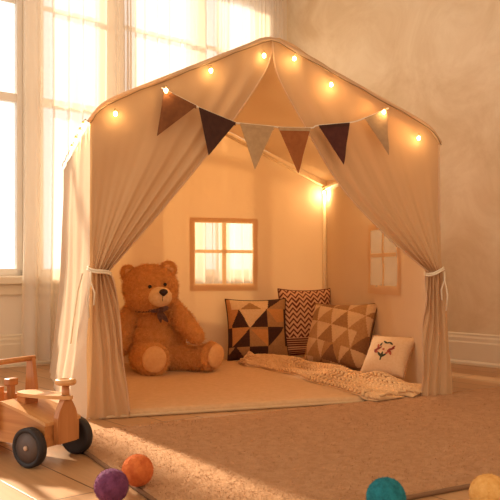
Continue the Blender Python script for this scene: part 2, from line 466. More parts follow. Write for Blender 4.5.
# roof
for sd in (-1, 1):
    def rf(s, d):
        wf = PK*s if sd < 0 else L(WF, PK, s); wb = PB*s if sd < 0 else L(WB, PB, s)
        a = F(wf, front_top(wf), .012); b = B(wb, back_top(wb), 0); p = a.lerp(b, d)
        p.z -= .018*sin(PI*d)*sin(PI*min(s*1.0, 1))+.004*noise.noise(Vector((s*4, d*4, sd)))*sin(PI*d); return p
    bm = bmesh.new(); grid(bm, rf, lsp(0, 1, 24), lsp(0, 1, 24)); tobj('roof_panel', bm, M_canvas)
# piping on front gable, ridge
bm = bmesh.new(); tube(bm, [F(w, front_top(w)+.002, .012) for w in lsp(-.004, WF+.004, 90)], .0075, 8); tobj('gable_piping', bm, M_trimc)
bm = bmesh.new(); tube(bm, [F(WF-.002+.0*t, L(EZ-.05, .0, t), .012) for t in lsp(0, 1, 4)], .004, 6); tobj('corner_piping', bm, M_trimc)
# poles
def pole(a, b, r=.0105):
    bm = bmesh.new(); tube(bm, [a, b], r, 10); tobj('pole', bm, M_pole)
i = .022
pole(F(i, .0, -i), F(i, EZ-.03, -i)); pole(F(WF-i, 0, -i), F(WF-i, EZ-.03, -i))
pole(B(i, 0, i), B(i, EB-.02, i)); pole(B(WB-.014, 0, .016), B(WB-.014, EB-.02, .016), .0125)
pole(F(i, EZ-.035, -i), F(PK, PZ-.03, -i)); pole(F(WF-i, EZ-.035, -i), F(PK, PZ-.03, -i))
pole(B(i, EB-.028, i), B(PB, PBZ-.03, i), .008); pole(B(WB-i, EB-.028, i), B(PB, PBZ-.03, i), .008)
pole(F(PK, PZ-.035, -i), B(PB, PBZ-.045, i)); pole(F(i, EZ-.045, -i), B(i, EB-.045, i)); pole(F(WF-i, EZ-.045, -i), B(WB-i, EB-.045, i))

# floor mat
M_mat = pmat('mat_cotton', '#cba276', .85, '#d3ab80', nscale=60, bump=.3, bscale=120, bdist=.001, sheen=.2)
M_matp = pmat('mat_piping', '#cfae84', .8, bump=.2, bscale=200)
def quad(s, d, z, g=0):  # inside the tent footprint: s across, d deep
    a = F(L(.03, WF-.03, s), 0, .012); b = B(L(.035, WB-.035, s), 0, .035); p = a.lerp(b, d); p.z = z; return p
mat_c = quad(.5, .5, 0)
bm = bmesh.new()
def mtop(s, d):
    e = min(s*1.2, (1-s)*1.2, d*1.2, (1-d)*1.2); q = min(1, e/.02)
    return quad(s, d, .004+.020*math.sqrt(max(0, 1-(1-q)**2))+.0016*noise.noise(Vector((s*9, d*9, 1))))-mat_c
sg = [0, .002, .005, .01, .017]+lsp(.03, .97, 40)+[.983, .99, .995, .998, 1]
grid(bm, mtop, sg, sg)
rim = [quad(s, 0, 0)-mat_c for s in sg]
o = obj('floor_mat', bm, M_mat); o.location = mat_c
tag(o, 'thin padded cream mat covering the floor inside the tent', 'mat')
bm = bmesh.new(); tube(bm, [quad(s, -.004, .006)-mat_c for s in lsp(0, 1, 30)], .0055, 8); obj('piping', bm, M_matp, o, label='darker rolled front edge of the mat')

# ------------------------------------------------------------------ bunting
M_wire = pmat('light_wire', '#8f6f45', .5, bump=0)
M_strg = pmat('bunting_string', '#e8d8c2', .8, bump=0)
def felt(n, c, c2): return pmat(n, c, .9, c2, nscale=60, bump=.4, bscale=400, bdist=.001, sheen=.15)
M_och, M_dkb, M_bei, M_car, M_mar, M_tan = felt('felt_ochre', '#6f4020', '#7c4a25'), felt('felt_dark_brown', '#3f2015', '#48281a'), felt('felt_beige', '#b08d64', '#bb986e'), felt('felt_caramel', '#955427', '#a05e2e'), felt('felt_maroon', '#4c221a', '#562a20'), felt('felt_sand', '#a88560', '#b28e68')
OFF = .055
bun = empty('bunting', F(.242, 1.10, OFF)); tag(bun, 'string of six felt pennants in browns and beige hung across the tent front', 'bunting')
Mb = Matrix.Translation(-bun.location)
flags = [(((.238, 1.100), (.350, 1.052), (.213, .941)), M_och, 'ochre brown pennant, first from the left'),
         (((.357, 1.048), (.490, 1.004), (.392, .886)), M_dkb, 'dark brown pennant, second from the left'),
         (((.504, 1.003), (.631, .999), (.559, .845)), M_bei, 'beige pennant with a pale top seam'),
         (((.646, .998), (.769, 1.003), (.722, .838)), M_car, 'caramel brown pennant in the middle'),
         (((.800, 1.014), (.924, 1.032), (.900, .878)), M_mar, 'dark maroon pennant'),
         (((.985, 1.052), (1.076, 1.092), (1.084, .923)), M_tan, 'sand pennant at the right end')]
pts = [(.236, 1.102)]
for (a, b, c), m, lb in flags: pts += [a, b]
pts += [(1.078, 1.095)]
bm = bmesh.new(); tube(bm, [F(*poly(pts, t), OFF) for t in lsp(0, 1, 90)], .0028, 6)
for v in bm.verts: v.co = Mb @ v.co
obj('cord', bm, M_strg, bun)
for (a, b, c), m, lb in flags:
    bm = bmesh.new(); a, b, c = Vector(a), Vector(b), Vector(c); n = 10; side_v = []
    for s_ in (0, .0025):
        V = {}
        for i_ in range(n+1):
            for j_ in range(n+1-i_):
                p = a+(b-a)*(j_/n)+(c-a)*(i_/n); ww = .004*sin(3*PI*j_/n)*(i_/n)
                V[i_, j_] = bm.verts.new(Mb @ F(p.x, p.y, OFF+.001+ww+s_))
        for i_ in range(n):
            for j_ in range(n-i_):
                f = (V[i_, j_], V[i_, j_+1], V[i_+1, j_]); bm.faces.new(f if s_ else f[::-1])
                if j_ < n-i_-1:
                    f = (V[i_, j_+1], V[i_+1, j_+1], V[i_+1, j_]); bm.faces.new(f if s_ else f[::-1])
        side_v.append(V)
    V, U = side_v
    ring = [(0, j_) for j_ in range(n)]+[(i_, n-i_) for i_ in range(n)]+[(n-i_, 0) for i_ in range(n)]
    for q in range(len(ring)):
        k1, k2 = ring[q], ring[(q+1) % len(ring)]; bm.faces.new((V[k1], V[k2], U[k2], U[k1]))
    pn = obj('pennant', bm, m, bun, smooth=False, label=lb)
    bm = bmesh.new(); d = (b-a); nrm = Vector((-d.y, d.x)).normalized()
    q0, q1 = a+d*.02, b-d*.02
    grid(bm, lambda s, t: Mb @ F(*(q0+(q1-q0)*s-Vector((0, .012*t))), OFF+.0052), lsp(0, 1, 4), [0, 1])
    obj('top_seam', bm, {M_och: M_och, M_dkb: M_dkb, M_mar: M_dkb}.get(m, M_bei), pn)

# ------------------------------------------------------------------ string lights
M_bulb = emat('bulb_glow', '#ffdf9c', 26)
M_cap = pmat('bulb_cap', '#b08a55', .4, bump=0)
def string_lights(label, wire, bulbs, watt, out=(0, 0, 0), rad=.0065):
    root = empty('string_lights', bulbs[0]); tag(root, label, 'string lights', 'fairy lights on the tent')
    Mr = Matrix.Translation(-root.location); out = Vector(out)
    bm = bmesh.new(); tube(bm, [Mr @ Vector(p) for p in wire], .0018, 5); obj('wire', bm, M_wire, root)
    for p in bulbs:
        p = Mr @ Vector(p)
        bm = bmesh.new(); lathe(bm, [(.0035, 0), (.0038, .010), (.002, .012)], Matrix.Translation(p+Vector((0, 0, .004))), 8); cp = obj('socket', bm, M_cap, root)
        bm = bmesh.new(); sphere(bm, p-Vector((0, 0, .002)), (rad, rad, rad*1.25), u=12, v=8); obj('bulb', bm, M_bulb, root)
        l = bpy.data.lights.new('bulb_light', 'POINT'); l.energy = watt; l.color = (1, .64, .30); l.shadow_soft_size = .008
        lo = bpy.data.objects.new('bulb_light', l); COL.objects.link(lo); lo.parent = root; lo.location = p+out-Vector((0, 0, .006))
    return root
fb = [(.079, 1.014), (.242, 1.096), (.407, 1.185), (.602, 1.255), (.717, 1.255), (.862, 1.173), (1.059, 1.080), (1.226, .999)]
left_eave = [rawl(s, L(EZ-.045, EB, s/1.35)-.006, .02) for s in (.03, .16, .34, .55, .8)]
wire = [rawl(s, L(EZ-.04, EB, s/1.35)+.004+.006*sin(30*s), .016) for s in lsp(1.2, 0, 20)]
for w in lsp(.0, WF, 80):
    wire.append(F(w, front_top(w)-.007-.004*abs(sin(w*19)), .024))
sb = []
for w, z in fb: sb.append(F(w, min(z, front_top(w)-.025), .066 if w in (1.059, .242) else .032))
string_lights('warm glowing fairy lights strung along the outside gable of the tent', wire, sb+left_eave[:4], .085, (NF.x*.014, NF.y*.014, 0))
# inside: along both eaves and behind the flaps, ending on the back right pole
ib = [B(WB-.034, .935, .05)]
for s in (.64, .86, 1.08): ib.append(rawr(1.353-s, EZ-.085, -.05))
for w in (1.18, 1.02, .86): ib.append(F(w, front_top(w)-.05, -.05))
string_lights('warm fairy lights inside the tent, glowing at the top of the back pole', ib, ib, .68, (0, 0, -.012))

# ------------------------------------------------------------------ rug
M_rug = pmat('rug_pile', '#c19268', .95, '#b4845a', nscale=45, bump=.8, bscale=190, bdist=.006, sheen=.3)
RC = Vector((-.083, 1.37)); R1 = Vector((-.487, .8734)); R2 = Vector((.8734, .487))
LA, LB = .97, 1.95
rc3 = Vector((RC.x+R1.x*LA/2+R2.x*LB/2, RC.y+R1.y*LA/2+R2.y*LB/2, 0))
def rugf(a, b):
    p = RC+R1*a+R2*b; e = min(a, LA-a, b, LB-b); q = min(1, e/.012)
    h = .013*math.sqrt(max(0, 1-(1-q)**2))
    n = noise.noise(Vector((p.x*140, p.y*140, 0)))*.0035+noise.noise(Vector((p.x*55, p.y*55, 3)))*.003+noise.noise(Vector((p.x*9, p.y*9, 7)))*.002
    j = .004*noise.noise(Vector((p.x*60, p.y*60, 9)))*(1-q)
    return Vector((p.x+j, p.y+j, max(.0005, h+n*q+ (0.001 if q > 0 else 0))))-rc3
def uneven(T, near):  # finer rows near the camera
    out = [0, .003, .007, .012]; x = .012
    while x < T-.012:
        x += near*(1+1.2*x/T); out.append(min(x, T-.012))
    return out+[T-.007, T-.003, T]
bm = bmesh.new(); grid(bm, rugf, uneven(LA, .0055), uneven(LB, .0065))
o = obj('area_rug', bm, M_rug); o.location = rc3
tag(o, 'beige shaggy area rug lying on the wood floor before the tent', 'rug')
# tufts: short loose strands standing in the pile
rnd = random.Random(21); bm = bmesh.new()
for _ in range(62000):
    a_ = rnd.uniform(.004, LA-.004)**1.0; a_ = .004+(LA-.008)*rnd.random()**1.35; b_ = .004+(LB-.008)*rnd.random()**1.25
    P = rugf(a_, b_); ln = rnd.uniform(.003, .0068); t = rnd.uniform(0, 6.283)
    d_ = Vector((cos(t)*.0022, sin(t)*.0022, ln*.8)); s_ = Vector((sin(t), -cos(t), 0))*rnd.uniform(.0007, .0012)
    P = P-Vector((0, 0, .002)); bm.faces.new([bm.verts.new(P-s_), bm.verts.new(P+s_), bm.verts.new(P+d_)])
pl_ = obj('tufts', bm, M_rug, o, smooth=False); pl_['kind'] = 'stuff'
# binding along the edge
bm = bmesh.new(); cs = [RC, RC+R1*LA, RC+R1*LA+R2*LB, RC+R2*LB]
pts = []
for k in range(4):
    for t in lsp(0, 1, 30)[:-1]:
        p = cs[k].lerp(cs[(k+1) % 4], t); pts.append(Vector((p.x, p.y, .005))-rc3)
tube(bm, pts, .0055, 6, closed=True)
obj('binding', bm, pmat('rug_binding', '#8a6546', .9, bump=.5, bscale=300), o, label='darker bound edge of the rug')

# ------------------------------------------------------------------ pom-poms
def fuzz_ball(x, y, z, r, c1, c2, label):
    m = pmat('wool_'+c1[1:], c1, .95, c2, nscale=70, bump=.8, bscale=220, bdist=.003, sheen=.5)
    rnd = random.Random(int(x*1000)+9); bm = bmesh.new()
    q = bmesh.ops.create_icosphere(bm, subdivisions=5, radius=1)
    for v in q['verts']:
        d = v.co.normalized(); k = 1+.035*noise.noise(d*9+Vector((x, y, 0)))+.03*noise.noise(d*22)+.02*noise.noise(d*3)
        v.co = d*r*k*.96
    for _ in range(4200):
        d = Vector((rnd.gauss(0, 1), rnd.gauss(0, 1), rnd.gauss(0, 1))).normalized()
        t = d.cross(Vector((rnd.gauss(0, 1), rnd.gauss(0, 1), rnd.gauss(0, 1)))).normalized()
        l = r*rnd.uniform(.95, 1.07); b0 = d*r*.93; tip = (d+t*rnd.uniform(-.09, .09)).normalized()*l
        s = d.cross(t)*r*.009
        bm.faces.new([bm.verts.new(b0-s), bm.verts.new(b0+s), bm.verts.new(tip)])
    zmin = min(v.co.z for v in bm.verts)
    o = obj('felt_ball', bm, m); o.location = (x, y, z-zmin*.97); tag(o, label, 'felt ball', 'felted wool balls on the floor')
fuzz_ball(-.291, 1.575, 0, .037, '#5e2c4c', '#7a4063', 'purple felted wool ball on the wood floor next to the orange one')
fuzz_ball(-.250, 1.668, .010, .036, '#c8602a', '#dd7a3c', 'orange felted wool ball on the edge of the rug behind the purple one')
fuzz_ball(.270, 1.488, 0, .040, '#17636c', '#24808a', 'teal felted wool ball at the bottom of the picture')
fuzz_ball(.482, 1.512, 0, .040, '#dfa050', '#efba6c', 'yellow felted wool ball in the bottom right corner')

# ------------------------------------------------------------------ toy car
M_w1 = wood('toy_wood', '#b5713a', '#c98a4e', .4, 'x', 1.2)
M_w2 = wood('toy_wood_light', '#c98c52', '#dba569', .4, 'x', 1.2)
M_w3 = wood('toy_wood_upright', '#b06c38', '#c2824a', .4, 'z', 1.2)
M_rub = pmat('wheel_rubber', '#2a2220', .6, bump=.1, bscale=100)
M_hub = pmat('wheel_disc', '#5b4a42', .5, bump=.05)
M_pin = pmat('axle_pin', '#c9a58a', .35, bump=0)
car = empty('wooden_ride_on_toy', (-.509, 1.945, 0), math.atan2(-.49, .87))
tag(car, 'small wooden ride-on toy car with black wheels standing at the left edge', 'toy car')
sz = lambda x: L(.106, .150, min(1, max(0, (.03-x)/.16))**.8)      # top line of the sides
xs = [.030, .01, -.01, -.03, -.05, -.08, -.11, -.13, -.2, -.28, -.36]
body = bmesh.new()
for y0 in (-.062, .054):
    M = Matrix(((1, 0, 0, 0), (0, 0, 1, y0), (0, 1, 0, 0), (0, 0, 0, 1)))
    prism(body, [(x, sz(x)) for x in xs]+[(-.36, .047), (.030, .047)], .008, M)
box(body, (-.36, -.054, .047), (.03, .054, .056)); box(body, (.022, -.054, .056), (.030, .054, .106)); box(body, (-.36, -.054, .056), (-.352, .054, .150))
bmesh.ops.recalc_face_normals(body, faces=body.faces[:])
b_ = obj('body', body, M_w1, car, False)
bm = bmesh.new()
grid(bm, lambda x, y: Vector((x, y, sz(x)+.003)), lsp(.034, -.125, 12), lsp(-.064, .064, 6))
grid(bm, lambda x, y: Vector((x, y, sz(x)-.005)), lsp(.034, -.125, 12), lsp(-.064, .064, 6))
for y in (-.064, .064): grid(bm, lambda x, k: Vector((x, y, sz(x)-.005+.008*k)), lsp(.034, -.125, 12), [0, 1])
for x in (.034, -.125): grid(bm, lambda y, k: Vector((x, y, sz(x)-.005+.008*k)), lsp(-.064, .064, 6), [0, 1])
obj('deck', bm, M_w2, car, False)
bm = bmesh.new(); Mx = Matrix(((0, 0, 1, .033), (1, 0, 0, 0), (0, 1, 0, 0), (0, 0, 0, 1)))
o_ = [(-.033, .052), (.033, .052), (.035, .075), (.035, .118), (.030, .134), (.020, .150), (.014, .160), (.013, .172)]
o_ = o_+[(-a, b) for a, b in o_[:1:-1]]
prism(bm, o_, .016, Mx); bmesh.ops.recalc_face_normals(bm, faces=bm.faces[:]); obj('front_board', bm, M_w3, car, False)
bm = bmesh.new(); lathe(bm, [(.0105, .158), (.0095, .200)], Matrix.Translation((.041, 0, 0)), 16); obj('steering_post', bm, M_w3, car)
bm = bmesh.new(); lathe(bm, [(.012, .197), (.024, .199), (.027, .203), (.027, .209), (.024, .213), (.013, .2135), (.012, .211)], Matrix.Translation((.041, 0, 0)), 28); obj('steering_wheel', bm, M_w2, car)
bm = bmesh.new(); Mz = Matrix.Translation((0, 0, .163))
so = []
for k in range(40):
    a = 2*PI*k/40; x = cos(a); y = sin(a); so.append((-.028+.090*x, (.034-.010*x)*(abs(y)**.8)*(1 if y > 0 else -1)))
prism(bm, so, .009, Mz); bmesh.ops.recalc_face_normals(bm, faces=bm.faces[:]); obj('seat', bm, M_w2, car, False)
bm = bmesh.new(); box(bm, (-.108, -.024, .09), (-.078, .024, .163), bev=.002); obj('seat_support', bm, M_w3, car, False)
for y in (-.077, .064):
    bm = bmesh.new(); M = Matrix(((1, 0, 0, 0), (0, 0, 1, y), (0, 1, 0, 0), (0, 0, 0, 1)))
    prism(bm, [(-.170, .075), (-.128, .075), (-.132, .17), (-.143, .250), (-.163, .250), (-.168, .17)], .013, M)
    bmesh.ops.recalc_face_normals(bm, faces=bm.faces[:]); obj('handle_post', bm, M_w3, car, False)
bm = bmesh.new(); tube(bm, [(-.153, -.10, .249), (-.153, .082, .249)], .0075, 12); obj('push_handle', bm, M_w1, car)
bm = bmesh.new(); box(bm, (-.225, -.054, .08), (-.213, .030, .172), bev=.002); obj('divider', bm, M_w1, car, False)
bm = bmesh.new(); box(bm, (-.196, .022, .056), (-.180, .040, .178), bev=.003); box(bm, (-.200, .014, .176), (-.176, .048, .196), bev=.004); obj('peg', bm, M_w3, car, False)
def wheel(x, y, s):
    M = Matrix.Translation((x, y, .050)) @ Matrix.Rotation(PI/2*s, 4, 'X')
    bm = bmesh.new()
    lathe(bm, [(.038, -.012), (.046, -.013), (.0495, -.010), (.050, 0), (.0495, .010), (.046, .013), (.040, .0125), (.038, .009), (.034, .009)], M, 40)
    w = obj('wheel', bm, M_rub, car)
    bm = bmesh.new(); lathe(bm, [(.001, .0075), (.038, .0085), (.038, .0095), (.012, .0115), (.002, .012)], M, 32); obj('wheel_disc', bm, M_hub, w)
    bm = bmesh.new(); lathe(bm, [(.006, .011), (.006, .015), (.003, .017)], M, 12); obj('hub_cap', bm, M_pin, w)
for x in (0, -.30):
    wheel(x, -.084, 1); wheel(x, .084, -1)
    bm = bmesh.new(); tube(bm, [(x, -.084, .050), (x, .084, .050)], .005, 8); obj('axle', bm, M_pin, car)

# ------------------------------------------------------------------ teddy bear
M_fur = pmat('bear_fur', '#c4823f', .95, '#d29352', nscale=60, bump=.9, bscale=170, bdist=.006, sheen=.5)
M_furl = pmat('bear_muzzle_plush', '#e0b57f', .95, '#eac594', nscale=70, bump=.6, bscale=220, bdist=.004, sheen=.4)
M_pad = pmat('bear_pad_plush', '#d8a066', .95, '#dfab72', nscale=70, bump=.6, bscale=220, bdist=.004, sheen=.4)
M_blk = pmat('bear_eye', '#160d0a', .15, bump=0)
M_nose = pmat('bear_nose', '#2a120d', .45, bump=.2, bscale=200)
M_bow = pmat('bow_ribbon', '#4a2a20', .6, '#6d4636', nscale=90, bump=.1)
BO = Vector((-.45, 3.60, .024))
bear = empty('teddy_bear', BO); tag(bear, 'large golden brown teddy bear with a dark bow sitting inside the tent', 'teddy bear')
def capsule(bm, pts, rs, n=9):
    for k in range(len(pts)-1):
        a, b = Vector(pts[k]), Vector(pts[k+1])
        for t in lsp(0, 1, n): sphere(bm, a.lerp(b, t), L(rs[k], rs[k+1], t), u=18, v=12)
def rot_to(d):
    return Vector((0, 0, 1)).rotation_difference(Vector(d).normalized()).to_matrix().to_4x4()
bm = bmesh.new()
sphere(bm, (-.445, 3.62, .155), (.135, .118, .132), u=32, v=20)
sphere(bm, (-.448, 3.62, .245), (.112, .098, .115), u=32, v=20)
sphere(bm, (-.475, 3.58, .412), (.131, .118, .112), u=32, v=20)      # head
sphere(bm, (-.470, 3.56, .375), (.122, .112, .085), u=32, v=20)      # cheeks
for cx, cy, cz, tl in ((-.586, 3.60, .480, -.4), (-.392, 3.60, .500, .35)):
    sphere(bm, (cx, cy, cz), (.043, .024, .043), Matrix.Rotation(tl, 4, 'Z'), u=18, v=12)
capsule(bm, [(-.545, 3.60, .315), (-.600, 3.575, .22), (-.612, 3.54, .135)], [.052, .052, .045])
capsule(bm, [(-.372, 3.59, .315), (-.300, 3.52, .245), (-.248, 3.47, .190)], [.048, .046, .038])
capsule(bm, [(-.505, 3.57, .088), (-.470, 3.45, .088)], [.070, .066]); capsule(bm, [(-.470, 3.45, .088), (-.440, 3.39, .092)], [.066, .070])
capsule(bm, [(-.375, 3.56, .084), (-.270, 3.53, .082), (-.200, 3.505, .088)], [.066, .058, .062])
fd1 = Vector((.20, -.95, .12)).normalized(); fd2 = Vector((.80, -.58, .10)).normalized()
sphere(bm, Vector((-.432, 3.365, .095)), (.070, .077, .034), rot_to(fd1), u=24, v=14)
sphere(bm, Vector((-.183, 3.495, .096)), (.062, .076, .030), rot_to(fd2), u=24, v=14)
for v in bm.verts: v.co -= BO
body = obj('body', bm, M_fur, bear)
md = body.modifiers.new('r', 'REMESH'); md.mode = 'VOXEL'; md.voxel_size = .0055
md2 = body.modifiers.new('s', 'SMOOTH'); md2.factor = .5; md2.iterations = 7
dg = bpy.context.evaluated_depsgraph_get(); me = bpy.data.meshes.new_from_object(body.evaluated_get(dg))
body.modifiers.clear(); body.data = me
me.calc_loop_triangles()
nrm = [v.normal.copy() for v in me.vertices]
for v, n_ in zip(me.vertices, nrm):
    p = v.co; v.co = p+n_*(.0035*noise.noise(p*75)+.004*noise.noise(p*32)+.002)
    if v.co.z < .001: v.co.z = .001
for p in me.polygons: p.use_smooth = True
if not me.materials: me.materials.append(M_fur)
# short fur as fine strands
rnd = random.Random(3); bm = bmesh.new(); vv = me.vertices
for _ in range(26000):
    v = vv[rnd.randrange(len(vv))]; n_ = v.normal
    if n_.y > .5: continue
    t = Vector((rnd.gauss(0, 1), rnd.gauss(0, 1), rnd.gauss(0, 1)-.6)).normalized()
    s = n_.cross(t); 
    if s.length < .1: continue
    s = s.normalized()*.0010; a = v.co+t*.002; tip = a+n_*rnd.uniform(.005, .0115)+t*.005
    bm.faces.new([bm.verts.new(a-s), bm.verts.new(a+s), bm.verts.new(tip)])
fu = obj('fur', bm, pmat('bear_fur_tips', '#d2924c', .9, '#e0a864', nscale=80, bump=0, sheen=.4), body); fu['kind'] = 'stuff'
def bpart(name, bm, m, par=bear, **k):
    for v in bm.verts: v.co -= BO
    return obj(name, bm, m, par, **k)
bm = bmesh.new(); sphere(bm, (-.417, 3.474, .373), (.057, .047, .047), Matrix.Rotation(.35, 4, 'Z'), u=28, v=18)
for v in bm.verts: v.co += .0015*noise.noise(v.co*90)*Vector((1, -1, 1))
mz = bpart('muzzle', bm, M_furl, label='pale cream plush muzzle')
bm = bmesh.new(); sphere(bm, (-.395, 3.429, .394), (.021, .013, .017), Matrix.Rotation(.35, 4, 'Z'), u=20, v=12)
for v in bm.verts:
    if v.co.z < .394: v.co.x = -.395+(v.co.x+.395)*max(.3, 1-(.394-v.co.z)*32)
bpart('nose', bm, M_nose)
bm = bmesh.new(); tube(bm, [(-.398, 3.424, .380), (-.400, 3.4275, .355)], .0013, 6); bpart('mouth', bm, M_nose)
for ex, ey, ez in ((-.462, 3.462, .420), (-.394, 3.484, .430)):
    bm = bmesh.new(); sphere(bm, (ex, ey-.003, ez), (.0085, .0065, .0085), u=16, v=10); bpart('eye', bm, M_blk)
for c, d, r1, r2 in (((-.432, 3.365, .095), fd1, .054, .060), ((-.183, 3.495, .096), fd2, .050, .062)):
    bm = bmesh.new(); sphere(bm, Vector(c)+d*.031, (r1, r2, .016), rot_to(d), u=28, v=12)
    bpart('foot_pad', bm, M_pad, label='tan plush sole of the foot')
for cx, cy, cz, tl in ((-.586, 3.60, .480, -.4), (-.392, 3.60, .500, .35)):
    bm = bmesh.new(); sphere(bm, (cx+.003, cy-.022, cz-.002), (.026, .008, .026), Matrix.Rotation(tl, 4, 'Z'), u=18, v=12); bpart('inner_ear', bm, M_pad)
# ribbon round the neck with a bow
bm = bmesh.new(); pts = []
for k in range(40):
    a = 2*PI*k/40; pts.append((-.462+.088*cos(a), 3.588+.094*sin(a), .318+.006*cos(a)-.012*(1-sin(a))*.5))
tube(bm, pts, .006, 8, closed=True)
kc = Vector((-.425, 3.492, .308))
def loop(dx, dz, w):
    q = kc+Vector((dx, -.006, dz)); d = (q-kc).normalized(); ln = (q-kc).length; up = Vector((0, -1, 0)).cross(d)
    A = []
    for k in range(9):
        t = k/8; ww = w*(.3+.7*sin(PI*min(1, t*.9+.1)))
        A.append([bm.verts.new(kc+d*ln*t+up*ww*s_+Vector((0, -.010*sin(PI*t)-.003, 0))) for s_ in (-1, -.3, .3, 1)])
    for k in range(8):
        for j in range(3): bm.faces.new((A[k][j], A[k+1][j], A[k+1][j+1], A[k][j+1]))
loop(-.052, .012, .014); loop(.046, .018, .014); loop(.045, -.052, .013); loop(.012, -.055, .010); sphere(bm, kc+Vector((0, -.008, 0)), (.009, .007, .010), u=12, v=8)
bpart('ribbon_bow', bm, M_bow, label='dark brown checked ribbon bow')
bm = bmesh.new(); box(bm, (-.298, 3.488, .158), (-.266, 3.490, .176)); bpart('label_tag', bm, pmat('white_tag', '#f0e6da', .6, bump=0))

# ------------------------------------------------------------------ cushions
def pillow_fn(w, h, t):
    def f(x, y, s):
        # x,y in -1..1
        px = x*w/2*(1-.07*(1-y*y)*abs(x)**3*1.0); py = y*h/2*(1-.07*(1-x*x)*abs(y)**3)
        th = t/2*((1-abs(x)**2.6)*(1-abs(y)**2.6))**.55
        th += .003*noise.noise(Vector((x*3, y*3, s)))*(th/(t/2))
        return Vector((px, -s*th, py))
    return f
def cushion(name, w, h, t, c, right, up, mats, pat, label, cat='cushion', n=32, back=0, trim=None, tris=False):
    f = pillow_fn(w, h, t); bm = bmesh.new()
    xs_ = [-1+2*i/n for i in range(n+1)]
    for s in (1, -1):
        V = [[bm.verts.new(f(x, y, s)) for y in xs_] for x in xs_]
        for i_ in range(n):
            for j_ in range(n):
                q = [V[i_][j_], V[i_+1][j_], V[i_+1][j_+1], V[i_][j_+1]]
                if s < 0: q = q[::-1]
                if tris:
                    cx_, cy_ = (xs_[i_]+xs_[i_+1])/2, (xs_[j_]+xs_[j_+1])/2
                    m_ = bm.verts.new(f(cx_, cy_, s))
                    for k in range(4):
                        fc = bm.faces.new((q[k], q[(k+1) % 4], m_))
                        g = (q[k].co+q[(k+1) % 4].co)/2
                        # centroid in uv
                        idx = [(0, -1), (1, 0), (0, 1), (-1, 0)][k if s > 0 else (3, 2, 1, 0)[k] if False else k]
                        if s > 0: uu, vv_ = cx_+idx[0]*.33*2/n, cy_+idx[1]*.33*2/n
                        else: uu, vv_ = cx_, cy_
                        fc.material_index = pat(uu, vv_) if s > 0 else back
                else:
                    fc = bm.faces.new(q); fc.material_index = pat((xs_[i_]+xs_[i_+1])/2, (xs_[j_]+xs_[j_+1])/2) if s > 0 else back
    bmesh.ops.remove_doubles(bm, verts=bm.verts[:], dist=1e-5)
    R = Vector(right).normalized(); U = Vector(up); U = (U-R*U.dot(R)).normalized(); Nn = U.cross(R)   # local -y = front
    o = obj(name, bm, mats)
    o.matrix_world = Matrix(((R.x, -Nn.x*-1*-1, U.x, c[0]), (R.y, -Nn.y, U.y, c[1]), (R.z, -Nn.z, U.z, c[2]), (0, 0, 0, 1))) if False else \
        Matrix(((R.x, U.cross(R).x, U.x, c[0]), (R.y, U.cross(R).y, U.y, c[1]), (R.z, U.cross(R).z, U.z, c[2]), (0, 0, 0, 1)))
    tag(o, label, cat)
    if trim:
        bm = bmesh.new(); pts = [f(x, -1, 1) for x in xs_]+[f(1, y, 1) for y in xs_[1:]]+[f(x, 1, 1) for x in xs_[::-1][1:]]+[f(-1, y, 1) for y in xs_[::-1][1:-1]]
        tube(bm, pts, .0035, 6, closed=True); obj('piping', bm, trim, o)
    return o, f
def fab(n, c, c2=None): return pmat(n, c, .9, c2, nscale=120, bump=.6, bscale=420, bdist=.0015, sheen=.15)
cD, cB, cT, cC = fab('weave_espresso', '#3a1d14', '#4a281b'), fab('weave_cream', '#dcb888', '#e6c598'), fab('weave_taupe', '#a5794c', '#b28657'), fab('weave_caramel', '#c08448', '#cb9054')
def pat1(x, y):
    # patchwork of right-angled and pointed triangles; X to the right, Y down, in units of one patch
    X = (x+1)/2*3.35-.15; Y = (1-y)/2*3.25-.60
    if Y < 0:                                  # shallow top row
        if X < .05: return 3
        if X < 2.0:
            return 2 if abs(X-1.1)*.75 < Y+.42 and Y > -.42 else 1
        if X-2.0 < -Y*1.6: return 1 if X-2.0 < -Y*.3 else 0
        return 2
    if Y < 1:
        if X < 0: return 3
        if abs(X-.45)*2 < Y: return 0
        if X < .45: return 3
        if X < 1.95:
            if X+Y*.0 > 1.95-(Y)*.97 and X > .95: return 0
            return 1
        return (3 if Y < .8-(X-1.95)*.1 and X-1.95 > Y*.7 else 2) if X < 3 else 0
    if Y < 2:
        q = Y-1
        if X < 0: return 0
        if X < .95: return 3 if X+q < 1 else 0
        if X < 1.95: return 3 if (X-.95)+(1-q) > .95 and q > .1 else 2
        if X < 3: return 0 if (X-1.95)+q < 1.02 else 2
        return 0
    q = Y-2
    if X < .95: return 0 if abs(X-.2)*1.3 < q+.05 else 2
    if X < 1.95: return 0
    return 2
cushion('geometric_cushion', .335, .325, .13, (.038, 3.99, .184), (.95, .25, .0), (.03, .20, .97), [cD, cB, cT, cC], pat1,
        'square cushion with bold espresso and cream triangles, right of the bear', n=80, trim=cD)
cE, cF = fab('weave_oat', '#c9a47a', '#d2ae84'), fab('weave_umber', '#7d5433', '#8a5f3c')
def pat2(x, y):
    x, y = x*.97-y*.22, x*.22+y*.97; a = (x+1.4)*1.9; b = (y+1.4)*1.9; j_ = int(b); q = b-j_; a += .5*(j_ % 2)
    i_ = int(a); p = a-i_
    up = abs(p-.5)*2 < 1-q
    h = (i_*7+j_*13+(3 if up else 0)) % 5
    if up: return 2 if h < 2 else (4 if h == 2 else 3)
    return 1 if h < 4 else 2
cushion('triangle_cushion', .37, .33, .15, (.437, 3.650, .180), (.72, -.62, .03), (.30, .24, .92), [cD, cE, cT, fab('weave_mocha', '#93683f', '#9f7449'), cF], pat2,
        'large cushion with soft tan and taupe triangles leaning beside the small embroidered cushion', n=100, trim=cF)
